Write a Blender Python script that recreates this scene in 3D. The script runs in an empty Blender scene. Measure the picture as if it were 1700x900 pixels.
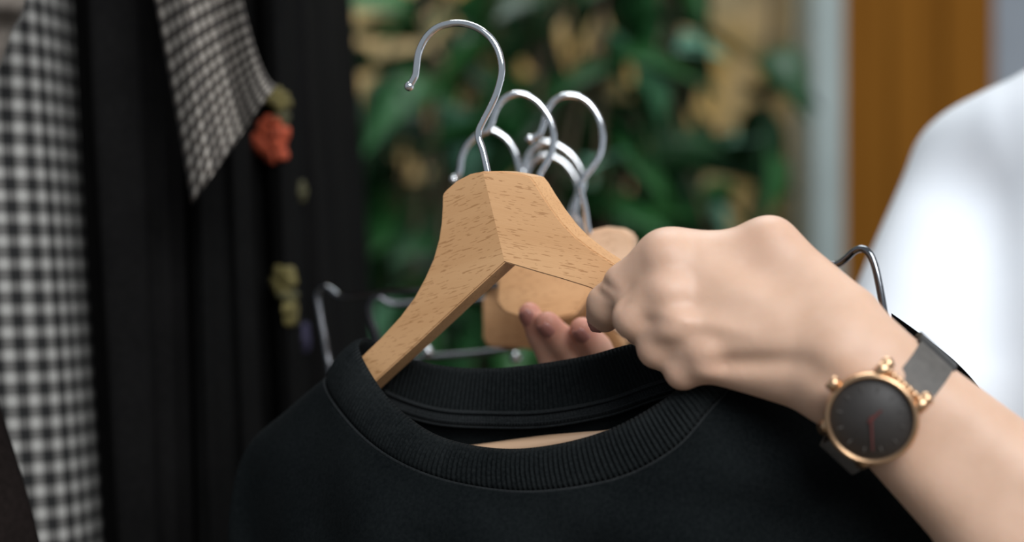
import bpy, bmesh, math, random
import numpy as np
from mathutils import Vector, Matrix
from mathutils.bvhtree import BVHTree
random.seed(7)
rng = np.random.default_rng(5)
scene = bpy.context.scene
COL = scene.collection

# ------------------------------------------------------------------ camera
CAMZ = 1.25
F = 1700 * 60.0 / 36.0
cam_d = bpy.data.cameras.new('camera')
cam_d.lens = 60; cam_d.sensor_width = 36; cam_d.sensor_fit = 'HORIZONTAL'
cam_d.clip_start = 0.05
cam_d.dof.use_dof = True
cam_d.dof.focus_distance = 0.893
cam_d.dof.aperture_fstop = 2.7
cam = bpy.data.objects.new('camera', cam_d); COL.objects.link(cam)
cam.location = (0, 0, CAMZ); cam.rotation_euler = (math.pi/2, 0, 0)
scene.camera = cam

# ------------------------------------------------------------------ light
w = bpy.data.worlds.new('world'); scene.world = w
w.use_nodes = True
bg = w.node_tree.nodes['Background']
bg.inputs[0].default_value = (0.80, 0.90, 1.0, 1)
bg.inputs[1].default_value = 0.32
def area(name, loc, target, size, power, color):
    d = bpy.data.lights.new(name, 'AREA'); d.shape = 'RECTANGLE'
    d.size, d.size_y = size; d.energy = power; d.color = color
    o = bpy.data.objects.new(name, d); COL.objects.link(o)
    o.location = loc
    o.rotation_euler = (Vector(target) - Vector(loc)).to_track_quat('-Z', 'Y').to_euler()
    return o
area('window_daylight', (0.95, -1.2, 2.8), (0.15, 1.0, 1.2), (2.0, 1.6), 105, (0.95, 0.98, 1.0))
area('skylight', (0.2, 2.2, 3.6), (0.25, 2.2, 1.2), (1.6, 1.6), 46, (0.92, 0.98, 1.0))
scene.view_settings.view_transform = 'Standard'
scene.view_settings.look = 'None'
scene.view_settings.gamma = 1.0
scene.view_settings.use_curve_mapping = False
scene.view_settings.exposure = 0.0

# ------------------------------------------------------------------ helpers
def P(px, py, d):
    return Vector(((px - 850) * d / F, d, CAMZ - (py - 450) * d / F))

def link(name, me, mat=None, parent=None, smooth=True):
    o = bpy.data.objects.new(name, me); COL.objects.link(o)
    if mat is not None: me.materials.append(mat)
    if parent is not None: o.parent = parent
    if smooth and len(me.polygons):
        me.polygons.foreach_set('use_smooth', [True] * len(me.polygons))
    return o

def mesh(name, V, Fc, mat=None, parent=None, smooth=True):
    me = bpy.data.meshes.new(name)
    me.from_pydata([tuple(v) for v in V], [], [tuple(f) for f in Fc])
    me.update()
    return link(name, me, mat, parent, smooth)

def tag(o, label, cat=None, group=None):
    o['label'] = label
    if cat: o['category'] = cat
    if group: o['group'] = group
    return o

def struct(o): o['kind'] = 'structure'; return o

def thing(name, label, cat, loc=(0, 0, 0), group=None):
    o = bpy.data.objects.new(name, None); COL.objects.link(o)
    o.empty_display_size = 0.02
    o.location = loc
    tag(o, label, cat, group)
    return o

def child(o, parent):
    """parent o (built in world space) under an unrotated Empty"""
    o.parent = parent
    o.matrix_parent_inverse = Matrix.Translation(-Vector(parent.location))
    return o

def catmull(pts, n, closed=False):
    pts = [np.array(p, float) for p in pts]; out = []
    m = len(pts); seg = m if closed else m - 1
    for i in range(seg):
        if closed: p0, p1, p2, p3 = pts[i-1], pts[i], pts[(i+1) % m], pts[(i+2) % m]
        else:
            p1, p2 = pts[i], pts[i+1]
            p0 = pts[i-1] if i > 0 else 2*p1 - p2
            p3 = pts[i+2] if i + 2 < m else 2*p2 - p1
        for k in range(n):
            t = k / n
            out.append(0.5*((2*p1) + (-p0+p2)*t + (2*p0-5*p1+4*p2-p3)*t*t + (-p0+3*p1-3*p2+p3)*t**3))
    if not closed: out.append(pts[-1])
    return np.array(out)

def tube(name, pts, r, mat, parent=None, seg=12, closed=False, ball=None):
    """swept round wire; r scalar or list; optional ball radius at the last point"""
    pts = [Vector(p) for p in pts]; n = len(pts)
    V, Fc = [], []
    up = None
    for i, p in enumerate(pts):
        if closed: t = pts[(i+1) % n] - pts[i-1]
        else: t = pts[min(i+1, n-1)] - pts[max(i-1, 0)]
        t.normalize()
        if up is None: up = t.orthogonal().normalized()
        up = (up - t * up.dot(t)).normalized()
        b = t.cross(up)
        rr = r[i] if hasattr(r, '__len__') else r
        for k in range(seg):
            a = 2*math.pi*k/seg
            V.append(p + (up*math.cos(a) + b*math.sin(a))*rr)
    for i in range(n if closed else n-1):
        for k in range(seg):
            a, b2 = i*seg + k, i*seg + (k+1) % seg
            c, d2 = ((i+1) % n)*seg + (k+1) % seg, ((i+1) % n)*seg + k
            Fc.append((a, b2, c, d2))
    if not closed:
        Fc.append(tuple(range(seg-1, -1, -1))); Fc.append(tuple((n-1)*seg + k for k in range(seg)))
    if ball:
        c0 = pts[-1]; base = len(V); R, S = 8, 12
        for i in range(R+1):
            th = math.pi*i/R
            for k in range(S):
                ph = 2*math.pi*k/S
                V.append(c0 + Vector((math.sin(th)*math.cos(ph), math.sin(th)*math.sin(ph), math.cos(th)))*ball)
        for i in range(R):
            for k in range(S):
                Fc.append((base+i*S+k, base+(i+1)*S+k, base+(i+1)*S+(k+1) % S, base+i*S+(k+1) % S))
    return mesh(name, V, Fc, mat, parent)

def grid_faces(nu, nv, closed_u=False, off=0):
    Fc = []
    for i in range(nu if closed_u else nu-1):
        for j in range(nv-1):
            a = i*nv+j; b = ((i+1) % nu)*nv+j
            Fc.append((off+a, off+b, off+b+1, off+a+1))
    return Fc

def box(name, lo, hi, mat, parent=None, bevel=0.0):
    bm = bmesh.new(); bmesh.ops.create_cube(bm, size=1)
    lo, hi = Vector(lo), Vector(hi)
    for v in bm.verts: v.co = (lo+hi)/2 + Vector((v.co.x*(hi-lo).x, v.co.y*(hi-lo).y, v.co.z*(hi-lo).z))
    if bevel: bmesh.ops.bevel(bm, geom=bm.edges[:], offset=bevel, segments=2, affect='EDGES')
    me = bpy.data.meshes.new(name); bm.to_mesh(me); bm.free()
    return link(name, me, mat, parent, False)

# ------------------------------------------------------------------ materials
class NT:
    def __init__(s, name):
        s.m = bpy.data.materials.new(name); s.m.use_nodes = True
        s.t = s.m.node_tree; s.n = s.t.nodes; s.b = s.n['Principled BSDF']
    def node(s, typ, **kw):
        nd = s.n.new(typ)
        for k, v in kw.items():
            if k.startswith('i_'):
                key = k[2:]; key = int(key) if key.isdigit() else key
                s.put(nd.inputs[key], v)
            else: setattr(nd, k, v)
        return nd
    def put(s, inp, v):
        if isinstance(v, bpy.types.NodeSocket): s.t.links.new(v, inp)
        else: inp.default_value = v
    def set(s, **kw):
        for k, v in kw.items(): s.put(s.b.inputs[k.replace('_', ' ')], v)
        return s
    def math(s, op, a, b=0.0, c=None):
        nd = s.n.new('ShaderNodeMath'); nd.operation = op
        s.put(nd.inputs[0], a); s.put(nd.inputs[1], b)
        if c is not None: s.put(nd.inputs[2], c)
        return nd.outputs[0]
    def mix(s, f, a, b):
        nd = s.n.new('ShaderNodeMix'); nd.data_type = 'RGBA'
        s.put(nd.inputs[0], f); s.put(nd.inputs[6], a); s.put(nd.inputs[7], b)
        return nd.outputs[2]
    def ramp(s, f, stops):
        nd = s.n.new('ShaderNodeValToRGB'); s.put(nd.inputs[0], f)
        e = nd.color_ramp.elements
        while len(e) < len(stops): e.new(0.5)
        for k, (p, c) in enumerate(stops): e[k].position = p; e[k].color = c
        return nd.outputs[0]
    def mapping(s, vec, scale, rot=(0, 0, 0)):
        nd = s.n.new('ShaderNodeMapping'); s.put(nd.inputs[0], vec)
        nd.inputs['Scale'].default_value = scale; nd.inputs['Rotation'].default_value = rot
        return nd.outputs[0]
    def noise(s, vec, scale, detail=3, rough=.5):
        nd = s.n.new('ShaderNodeTexNoise'); s.put(nd.inputs['Vector'], vec)
        nd.inputs['Scale'].default_value = scale; nd.inputs['Detail'].default_value = detail
        nd.inputs['Roughness'].default_value = rough
        return nd.outputs[0]
    def bump(s, h, strength=.3, dist=.001):
        nd = s.n.new('ShaderNodeBump'); s.put(nd.inputs['Height'], h)
        nd.inputs['Strength'].default_value = strength; nd.inputs['Distance'].default_value = dist
        s.t.links.new(nd.outputs[0], s.b.inputs['Normal']); return s
    def obj(s): return s.n.new('ShaderNodeTexCoord').outputs['Object']
    def attr(s, name):
        nd = s.n.new('ShaderNodeAttribute'); nd.attribute_name = name; return nd
def C(*a): return (*a, 1.0)

def mat_wood(name, tint):
    g = NT(name); v = g.attr('grain').outputs['Vector']
    big = g.noise(g.mapping(v, (6, 60, 60)), 1.0, 3)
    col = g.ramp(big, [(.25, C(.52*tint[0], .275*tint[1], .122*tint[2])), (.75, C(.65*tint[0], .375*tint[1], .185*tint[2]))])
    fine = g.noise(g.mapping(v, (30, 700, 700)), 1.0, 2)
    col = g.mix(g.math('MULTIPLY', fine, .22), col, C(.50*tint[0], .26*tint[1], .10*tint[2]))
    fl = g.noise(g.mapping(v, (165, 1350, 1350)), 1.0, 1)
    fk = g.math('MULTIPLY', g.math('GREATER_THAN', fl, .635), .62)
    col = g.mix(fk, col, C(.30*tint[0], .135*tint[1], .045*tint[2]))
    g.set(Base_Color=col, Roughness=.42)
    g.bump(g.math('MULTIPLY', fl, -1.0), .12, .0004)
    return g.m
M_WOOD = mat_wood('beech_wood', (1, 1, 1))
M_WOOD_PALE = mat_wood('pale_beech_wood', (1.08, 1.25, 1.7))
def mat_chrome(name, col, rough):
    g = NT(name)
    n = g.noise(g.obj(), 90, 2)
    g.set(Base_Color=C(*col), Metallic=1.0, Roughness=g.math('MULTIPLY_ADD', n, .08, rough))
    return g.m
M_CHROME = mat_chrome('polished_steel', (.80, .81, .83), .05)
M_DARKCHROME = mat_chrome('dark_steel_wire', (.22, .225, .24), .08)
M_BLACKWIRE = mat_chrome('black_wire', (.10, .10, .11), .22)
def mat_cloth(name, a, b, scale=420, rough=.9, sheen=.25, spec=.04):
    g = NT(name); o = g.obj()
    n = g.noise(o, scale, 3); n2 = g.noise(o, 22, 3)
    f = g.math('ADD', g.math('MULTIPLY', n, .55), g.math('MULTIPLY', n2, .45))
    g.set(Base_Color=g.ramp(f, [(.32, C(*a)), (.72, C(*b))]), Roughness=rough)
    g.set(Sheen_Weight=sheen, Sheen_Roughness=.45, Specular_IOR_Level=spec)
    g.bump(n, .35, .0006)
    return g.m
M_SWEAT = mat_cloth('black_jersey', (.0026, .0036, .004), (.0075, .009, .0095), 520, .95, .006)
M_RIB = mat_cloth('black_ribbing', (.0032, .0042, .0046), (.014, .016, .0165), 700, .9, .012)
M_TAPE = mat_cloth('black_twill', (.006, .007, .0075), (.022, .024, .025), 900, .85, .03)
M_BLACK1 = mat_cloth('black_wool', (.0042, .004, .004), (.0085, .008, .008), 300, .92, .0)
M_BLACK2 = mat_cloth('black_crepe', (.0035, .0035, .0035), (.0075, .0072, .007), 350, .85, .0)
M_BROWN = mat_cloth('dark_brown_cloth', (.007, .005, .0045), (.014, .010, .009), 250, .85, .0)
M_BEIGE = mat_cloth('greige_cloth', (.12, .10, .085), (.24, .21, .18), 60, .85, .1)
M_WHITE = mat_cloth('white_cotton', (.77, .80, .85), (.84, .86, .90), 900, .9, .1)
M_DENIM = mat_cloth('dark_denim', (.02, .025, .04), (.04, .05, .07), 500, .9, .1)

def mat_gingham():
    g = NT('black_white_gingham'); uv = g.attr('cloth').outputs['Vector']
    sep = g.node('ShaderNodeSeparateXYZ', i_0=uv)
    def st(sock): return g.math('SMOOTH_MIN', g.math('MULTIPLY', g.math('GREATER_THAN', g.math('FRACT', sock), .55), 1), 1.0, 0.0)
    a, b = st(sep.outputs[0]), st(sep.outputs[1])
    s = g.math('MULTIPLY', g.math('ADD', a, b), .5)
    col = g.ramp(s, [(0, C(.006, .006, .006)), (.5, C(.105, .10, .094)), (1, C(.33, .32, .30))])
    g.set(Base_Color=col, Roughness=.9)
    g.bump(g.noise(g.obj(), 500, 2), .3, .0006)
    return g.m
M_GINGHAM = mat_gingham()
def mat_plaid():
    g = NT('brown_cream_plaid'); uv = g.attr('cloth').outputs['Vector']
    sep = g.node('ShaderNodeSeparateXYZ', i_0=uv)
    def st(sock, k): return g.math('GREATER_THAN', g.math('FRACT', sock), k)
    a, b = st(sep.outputs[0], .42), st(sep.outputs[1], .5)
    s = g.math('MULTIPLY', g.math('ADD', a, b), .5)
    s2 = g.math('SUBTRACT', s, g.math('MULTIPLY', st(g.math('MULTIPLY', sep.outputs[0], .25), .8), .3))
    col = g.ramp(s2, [(0, C(.013, .011, .010)), (.5, C(.065, .053, .044)), (1, C(.31, .28, .245))])
    g.set(Base_Color=col, Roughness=.9)
    g.bump(g.noise(g.obj(), 500, 2), .3, .0006)
    return g.m
M_PLAID = mat_plaid()
def mat_skin():
    g = NT('skin'); o = g.obj()
    n = g.noise(o, 55, 4); blush = g.attr('blush').outputs['Fac']
    col = g.ramp(n, [(.3, C(.55, .345, .24)), (.7, C(.61, .395, .285))])
    col = g.mix(blush, col, C(.62, .24, .175))
    fine = g.noise(o, 900, 2)
    g.set(Base_Color=col, Roughness=.5, Subsurface_Weight=.25, Subsurface_Radius=(.010, .004, .002), Subsurface_Scale=.35, Specular_IOR_Level=.4)
    g.bump(g.math('ADD', g.math('MULTIPLY', fine, .3), g.noise(o, 260, 3)), .14, .0007)
    return g.m
M_SKIN = mat_skin()
def mat_plain(name, col, rough=.5, metal=0.0, nscale=60, var=.15, **kw):
    g = NT(name); n = g.noise(g.obj(), nscale, 3)
    lo = C(*[c*(1-var) for c in col]); hi = C(*[min(1, c*(1+var)) for c in col])
    g.set(Base_Color=g.ramp(n, [(.3, lo), (.7, hi)]), Roughness=rough, Metallic=metal)
    for k, v in kw.items(): g.put(g.b.inputs[k.replace('_', ' ')], v)
    return g.m
M_NAIL = mat_plain('dusky_nail', (.40, .17, .14), .3)
M_GOLD = mat_plain('rose_gold', (.70, .44, .26), .28, 1.0, var=.05)
M_DIAL = mat_plain('taupe_dial', (.026, .022, .020), .6)
M_STRAP = mat_plain('taupe_strap', (.085, .076, .068), .6, nscale=200)
M_KEEP = mat_plain('dark_leather', (.02, .018, .016), .45, nscale=200)
M_WHAND = mat_plain('dark_red_hand', (.10, .025, .022), .4)
M_HAIR = mat_plain('brown_hair', (.06, .035, .02), .5, nscale=20)
M_EYE = mat_plain('eye', (.6, .6, .58), .2)
M_SHOE = mat_plain('shoe', (.5, .5, .5), .6)

# ------------------------------------------------------------------ setting
def mat_wall():
    g = NT('mottled_ochre_wall'); o = g.obj()
    n = g.noise(o, 6.5, 4, .55); n2 = g.noise(g.mapping(o, (1, 1, 1), (.3, .2, .7)), 13, 3)
    col = g.ramp(n, [(.30, C(.03, .035, .012)), (.42, C(.22, .145, .04)), (.50, C(.50, .31, .095)), (.66, C(.62, .44, .23))])
    col = g.mix(g.ramp(n2, [(.45, C(0, 0, 0)), (.66, C(.6, .6, .6))]), col, C(.10, .12, .07))
    g.set(Base_Color=col, Roughness=.9)
    g.bump(n2, .5, .02)
    return g.m
def mat_grainwood():
    g = NT('orange_wood_board'); o = g.obj()
    n = g.noise(g.mapping(o, (24, 24, 1.2)), 1, 4)
    col = g.ramp(n, [(.3, C(.145, .052, .003)), (.7, C(.215, .083, .008))])
    g.set(Base_Color=col, Roughness=.7, Specular_IOR_Level=.08); g.bump(n, .3, .003)
    return g.m
M_DOOR = mat_grainwood()
struct(box('floor', (-3, -2, -.1), (3, 3.2, 0), mat_plain('brown_floor', (.16, .13, .10), .6, nscale=5, var=.25)))
struct(box('wall_back', (-3, 3.0, 0), (.52, 3.2, 3.0), mat_wall()))
struct(box('wall_right', (.735, 2.6, 0), (3, 2.8, 3.0), mat_plain('grey_wall', (.22, .24, .27), .8, nscale=4)))
# grey post and orange wooden boards between them
struct(box('trim_1', (.452, 2.56, 0), (.498, 2.74, 3.0), mat_plain('pale_grey_paint', (.30, .35, .34), .6, nscale=7, var=.1), bevel=.004))
door = bpy.data.objects.new('door_1', None); COL.objects.link(door); struct(door); door.location = (.62, 2.64, 0)
door['label'] = 'orange brown wooden door of vertical boards'
for k in range(3):
    child(box('board', (.499+k*.0793, 2.60 + .003*(k % 2), .01), (.499+k*.0793+.0770, 2.66, 2.98), M_DOOR, bevel=.004), door)

# ------------------------------------------------------------------ foliage behind
def mat_leaf():
    g = NT('leaf_green'); r = g.node('ShaderNodeObjectInfo').outputs['Random']
    n = g.noise(g.obj(), 30, 3)
    col = g.ramp(r, [(.0, C(.003, .018, .005)), (.30, C(.005, .040, .010)), (.6, C(.010, .078, .018)), (.82, C(.030, .13, .030)), (.92, C(.04, .16, .06)), (.97, C(.16, .36, .25))])  # palest leaves have the sky's glossy reflection painted into their colour
    col = g.mix(g.math('MULTIPLY', n, .35), col, C(.02, .05, .015))
    g.set(Base_Color=col, Roughness=.4, Specular_IOR_Level=.28)
    g.bump(g.noise(g.obj(), 90, 2), .3, .002)
    return g.m
M_LEAF = mat_leaf()
M_STEM = mat_plain('brown_stem', (.07, .045, .025), .8)
M_POT = mat_plain('terracotta', (.30, .13, .07), .8)
M_SOIL = mat_plain('soil', (.03, .02, .014), .95, nscale=120, var=.5)
def leaf_mesh(L, W, droop, fold):
    V, Fc = [], []; n = 9
    for i in range(n):
        t = i/(n-1)
        wv = W*(math.sin(math.pi*min(1, t**.75*1.0)))*(1 - .25*t)
        if i == 0: wv = .0015
        if i == n-1: wv = .0004
        y = L*t; z = -droop*t*t*L
        for s in (-1, 0, 1): V.append((s*wv, y, z + fold*abs(s)*wv))
    for i in range(n-1):
        for j in range(2): Fc.append((i*3+j, i*3+j+1, (i+1)*3+j+1, (i+1)*3+j))
    V2 = V + [(x, y, z-.0008) for x, y, z in V]
    m = len(V); F2 = Fc + [tuple(m+a for a in reversed(f)) for f in Fc]
    for i in range(n-1):
        F2.append((i*3, (i+1)*3, m+(i+1)*3, m+i*3)); F2.append((i*3+2, m+i*3+2, m+(i+1)*3+2, (i+1)*3+2))
    me = bpy.data.meshes.new('leaf'); me.from_pydata(V2, [], F2); me.update()
    me.materials.append(M_LEAF)
    me.polygons.foreach_set('use_smooth', [True]*len(me.polygons))
    return me
LEAVES = [leaf_mesh(.095, .026, .5, .35), leaf_mesh(.115, .030, .25, .25), leaf_mesh(.075, .024, .8, .45), leaf_mesh(.13, .027, .6, .3)]
def shrub(label, base, branches, nleaf, seed, scale=1.0):
    rr = random.Random(seed)
    t = thing('potted_shrub', label, 'plant', base, 'leafy shrubs by the wall')
    bx, by = base[0], base[1]
    prof = [(.0, .0), (.13, .0), (.15, .02), (.185, .30), (.20, .30), (.20, .34), (.175, .34), (.17, .30)]
    V, Fc = [], []
    S = 28
    for r, z in prof:
        for k in range(S): V.append((bx + r*math.cos(2*math.pi*k/S), by + r*math.sin(2*math.pi*k/S), z))
    for i in range(len(prof)-1):
        for k in range(S): Fc.append((i*S+k, i*S+(k+1) % S, (i+1)*S+(k+1) % S, (i+1)*S+k))
    child(mesh('pot', V, Fc, M_POT), t)
    V = [(bx, by, .315)] + [(bx+.172*math.cos(2*math.pi*k/S), by+.172*math.sin(2*math.pi*k/S), .305) for k in range(S)]
    child(mesh('soil', V, [(0, 1+k, 1+(k+1) % S) for k in range(S)], M_SOIL), t)
    paths = []
    for (tx, ty, tz, bend) in branches:
        s = Vector((bx + rr.uniform(-.06, .06), by + rr.uniform(-.06, .06), .30)); e = Vector((tx, ty, tz))
        mid = s.lerp(e, .5) + Vector((bend, rr.uniform(-.05, .05), .12))
        pts = [Vector(p) for p in catmull([s, s.lerp(mid, .6)+Vector((0, 0, .05)), mid, e], 8)]
        n = len(pts)
        child(tube('branch', pts, [.010*(1-i/n)+.002 for i in range(n)], M_STEM, seg=6), t)
        paths.append((pts, t.children[-1]))
    for k in range(nleaf):
        pts, br = paths[k % len(paths)]
        f = rr.uniform(.50, 1.0)*(len(pts)-1); i = min(int(f), len(pts)-2)
        p = pts[i].lerp(pts[i+1], f-i)
        az = rr.uniform(0, 2*math.pi); tilt = rr.uniform(-1.15, .35)
        o = bpy.data.objects.new('leaf', LEAVES[rr.randrange(4)]); COL.objects.link(o)
        dirv = Vector((math.cos(az)*math.cos(tilt), math.sin(az)*math.cos(tilt), math.sin(tilt)))
        p = p + dirv*rr.uniform(0.0, .05)
        q = dirv.to_track_quat('Y', 'Z')
        o.matrix_world = Matrix.Translation(p) @ q.to_matrix().to_4x4() @ Matrix.Rotation(rr.uniform(-.7, .7), 4, 'Y') @ Matrix.Scale(scale*rr.uniform(.8, 1.25), 4)
        mw = o.matrix_world.copy()
        o.parent = br; o.matrix_basis = mw
    return t
rb = random.Random(21)
def fan(x0, x1, y, z0, z1, n):
    return [(x0 + (x1-x0)*(k+.5)/n + rb.uniform(-.03, .03), y + rb.uniform(-.08, .08), z0 + (z1-z0)*((k*7 % n)+.5)/n, rb.uniform(-.1, .1)) for k in range(n)]
shrub('tall bushy green shrub growing nearest the orange wooden door', (.28, 2.30, 0), fan(.03, .21, 2.2, 1.15, 1.85, 13) + [(.33, 2.15, 1.63, .02)], 297, 3, 1.15)
shrub('leafy green shrub beside the hanging black garments', (-.23, 2.44, 0), fan(-.24, .10, 2.35, 1.05, 1.85, 13), 297, 8, 1.2)
shrub('dark leafy shrub against the ochre wall between two other shrubs', (.07, 2.77, 0), fan(-.25, .20, 2.62, 1.0, 1.85, 14), 190, 15, 1.45)
shrub('bushy shrub with broad leaves close behind the main hanger hook', (-.03, 1.97, 0), fan(-.16, .22, 2.12, 1.25, 1.85, 13), 260, 33, 1.0)

# ------------------------------------------------------------------ main hanger
HD = {'c': .905, 'l': .980, 'r': .868}
def dleft(px): return HD['c'] + (820 - px) / (820 - 430) * (HD['l'] - HD['c'])
def dright(px): return HD['c'] - (px - 820) / (1340 - 820) * (HD['c'] - HD['r'])
def dhang(px): return dleft(px) if px < 820 else dright(px)
def seamx(py): return 801.5 + (py - 284.5)/(436 - 284.5)*36.5
def dpl(px, py):      # both arms are flat planes meeting in the mitre seam
    s_ = px - seamx(py)
    k = (1/.980 - 1/.905)/(430 - seamx(765)) if s_ < 0 else (1/.893 - 1/.905)/(1340 - seamx(650))
    return 1/(1/.905 + k*s_)
EXT = Vector((math.sin(math.radians(33)), math.cos(math.radians(33)), 0.03)).normalized() * .0145

def slab(name, outline, ext, mat, gdir, parent=None, bevel=.0007, sharp=()):
    """closed outline (3-D points, roughly planar) pushed back by ext; grain attribute along gdir"""
    bm = bmesh.new()
    fr = [bm.verts.new(p) for p in outline]; bk = [bm.verts.new(p + ext) for p in outline]
    n = len(fr)
    bm.faces.new(fr); bm.faces.new(list(reversed(bk)))
    for i in range(n): bm.faces.new((fr[i], bk[i], bk[(i+1) % n], fr[(i+1) % n]))
    bmesh.ops.recalc_face_normals(bm, faces=bm.faces[:])
    if bevel:
        keep = set(fr[i] for i in sharp) | set(bk[i] for i in sharp)
        es = [e for e in bm.edges if e.calc_face_angle(0) > .7 and not (e.verts[0] in keep and e.verts[1] in keep)]
        bmesh.ops.bevel(bm, geom=es, offset=bevel, segments=2, affect='EDGES', clamp_overlap=True)
    bmesh.ops.triangulate(bm, faces=bm.faces[:])
    me = bpy.data.meshes.new(name); bm.to_mesh(me); bm.free()
    g = Vector(gdir).normalized(); e = (ext - g*ext.dot(g)).normalized(); v = g.cross(e).normalized()
    at = me.attributes.new('grain', 'FLOAT_VECTOR', 'POINT')
    at.data.foreach_set('vector', [c for p in me.vertices for c in (p.co.dot(g), p.co.dot(v), p.co.dot(e))])
    o = link(name, me, mat, parent, False)
    for p in me.polygons: p.use_smooth = False
    return o

def z1(x, y): return (640 + x*.5111, y*.5111)

hanger = thing('wooden_hanger', 'beech wood coat hanger with tall steel hook carrying the black sweatshirt', 'hanger', P(838, 440, .905))
Lout = [(801.5, 284.5), (780, 289), (757, 301), (741, 315), (734, 323), (733.5, 345), (732, 370), (728, 397), (719, 430), (705, 462), (687, 495), (664, 526),
        (632, 561), (600, 592), (545, 642), (480, 702), (432, 742), (425, 752), (436, 786), (445, 788), (510, 735), (570, 683), (627, 630), (690, 573), (765, 503), (838, 436)]
Rout = [(801.5, 284.5), (838, 436), (885, 450), (930, 463), (975, 477), (1040, 503), (1110, 540), (1200, 592), (1325, 672), (1334, 672), (1342, 640), (1336, 632),
        (1200, 545), (1090, 482), (1018, 437), (985, 416), (955, 393), (934, 371), (916, 347), (900, 323), (888, 303), (880, 293), (866, 289), (835, 284)]
Ldir = P(600, 610, dleft(600)) - P(790, 400, dleft(790))
child(slab('hanger_arm', [P(x, y, dpl(x, y)) for x, y in Lout], EXT, M_WOOD, P(760, 420, dpl(760, 420))-P(800, 405, dpl(800, 405)), sharp=(0, len(Lout)-1)), hanger)
child(slab('hanger_arm', [P(x, y, dpl(x, y)) for x, y in Rout], EXT, M_WOOD, P(1000, 428, dpl(1000, 428))-P(850, 398, dpl(850, 398)), sharp=(0, 1)), hanger)
hookz = [(334, 575), (330, 550), (315, 485), (303, 450), (303, 425), (318, 392), (340, 350), (362, 300), (377, 240), (375, 195), (362, 155), (338, 120), (300, 92), (255, 77), (210, 77), (165, 92), (130, 125), (108, 170), (101, 215), (97, 245), (86, 266), (77, 280)]
def hook_tube(pts2, d, r=.0019, parent=None, ball=.0027, n=7, dfun=None, mat=None):
    pts = [P(*z1(*q), dfun(z1(*q)[0]) if dfun else d) for q in pts2]
    o = tube('hook', catmull(pts, n), r, mat or M_CHROME, seg=14, ball=ball)
    if parent is not None: child(o, parent)
    return o
hook_tube(hookz, 0, .0019, hanger, dfun=lambda px: .910 + (810-px)*.00008)
# trouser bar
child(tube('trouser_bar', [P(440, 805, .985), P(1330, 677, .890)], .0056, M_WOOD_PALE, seg=16), hanger)
hanger.children[-1].data.attributes.new('grain', 'FLOAT_VECTOR', 'POINT')

# ------------------------------------------------------------------ hangers behind
def back_hanger(label, hk, d, outline, bd, gd, ext=None, mat=M_WOOD, dy=0.0, ball=.0028):
    t = thing('wooden_hanger', label, 'hanger', P(outline[0][0], outline[0][1], bd), 'bunch of spare wooden hangers')
    hook_tube(hk, d, .0020, t, ball=ball)
    child(slab('hanger_body', [P(x, y, bd + dy*(x-900)/100) for x, y in outline], ext or Vector((.005, .012, .001)), mat, gd, bevel=.0015), t)
    return t
G1 = Vector((1, 0, .12))
hkA = [(560, 720), (545, 660), (505, 600), (500, 570), (522, 530), (540, 490), (546, 440), (538, 400), (520, 365), (490, 330), (455, 310), (420, 306), (385, 322), (360, 355), (346, 395), (334, 420), (322, 432)]
back_hanger('wooden hanger with steel hook standing right behind the sweatshirt hanger', hkA, 1.00,
    [(935, 360), (950, 385), (975, 440), (978, 490), (952, 526), (905, 534), (866, 530), (836, 520), (823, 503), (826, 455), (850, 400), (880, 350)], 1.012, G1, ball=None)
hkB = [(662, 760), (656, 735), (648, 680), (636, 625), (634, 600), (648, 575), (675, 540), (697, 500), (705, 455), (700, 405), (682, 365), (655, 332), (620, 313), (580, 312), (545, 330), (522, 365), (512, 405), (498, 438), (468, 452)]
back_hanger('wooden hanger with rounded head touching the knuckles of the gripping hand', hkB, 1.02,
    [(975, 384), (1000, 378), (1028, 381), (1047, 391), (1050, 418), (1075, 455), (1110, 500), (1120, 560), (1060, 580), (1010, 545), (985, 500), (960, 430)], 1.03, G1, mat=M_WOOD_PALE)
hkC = [(470, 740), (465, 690), (455, 640), (440, 600), (436, 560), (430, 530), (418, 490), (395, 455), (365, 432), (335, 424), (300, 440), (268, 470), (248, 510), (243, 545), (236, 568), (221, 583)]
back_hanger('wooden hanger whose low steel hook ends in a bright ball tip', hkC, 1.07,
    [(850, 370), (905, 370), (960, 440), (1000, 520), (1035, 575), (1000, 600), (930, 590), (868, 579), (813, 578), (801, 567), (800, 500), (825, 440)], 1.085, G1)
hkD = [(640, 790), (630, 730), (615, 690), (622, 650), (640, 610), (641, 575), (628, 540), (606, 508), (575, 482), (540, 465), (510, 464), (482, 480), (462, 506), (452, 535), (445, 560)]
back_hanger('wooden hanger with upper of two nested steel hooks', hkD, 1.10,
    [(940, 400), (990, 400), (1030, 450), (1050, 540), (1010, 560), (930, 545), (900, 500), (915, 450)], 1.115, G1)
hkE = [(615, 790), (606, 740), (600, 700), (612, 660), (626, 625), (622, 595), (606, 562), (582, 533), (555, 515), (525, 507), (495, 514), (470, 535), (458, 560), (450, 585)]
back_hanger('wooden hanger with lower of two nested steel hooks', hkE, 1.12,
    [(930, 400), (985, 400), (1020, 460), (1040, 540), (1000, 555), (920, 540), (890, 500), (905, 450)], 1.14, G1)

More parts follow.
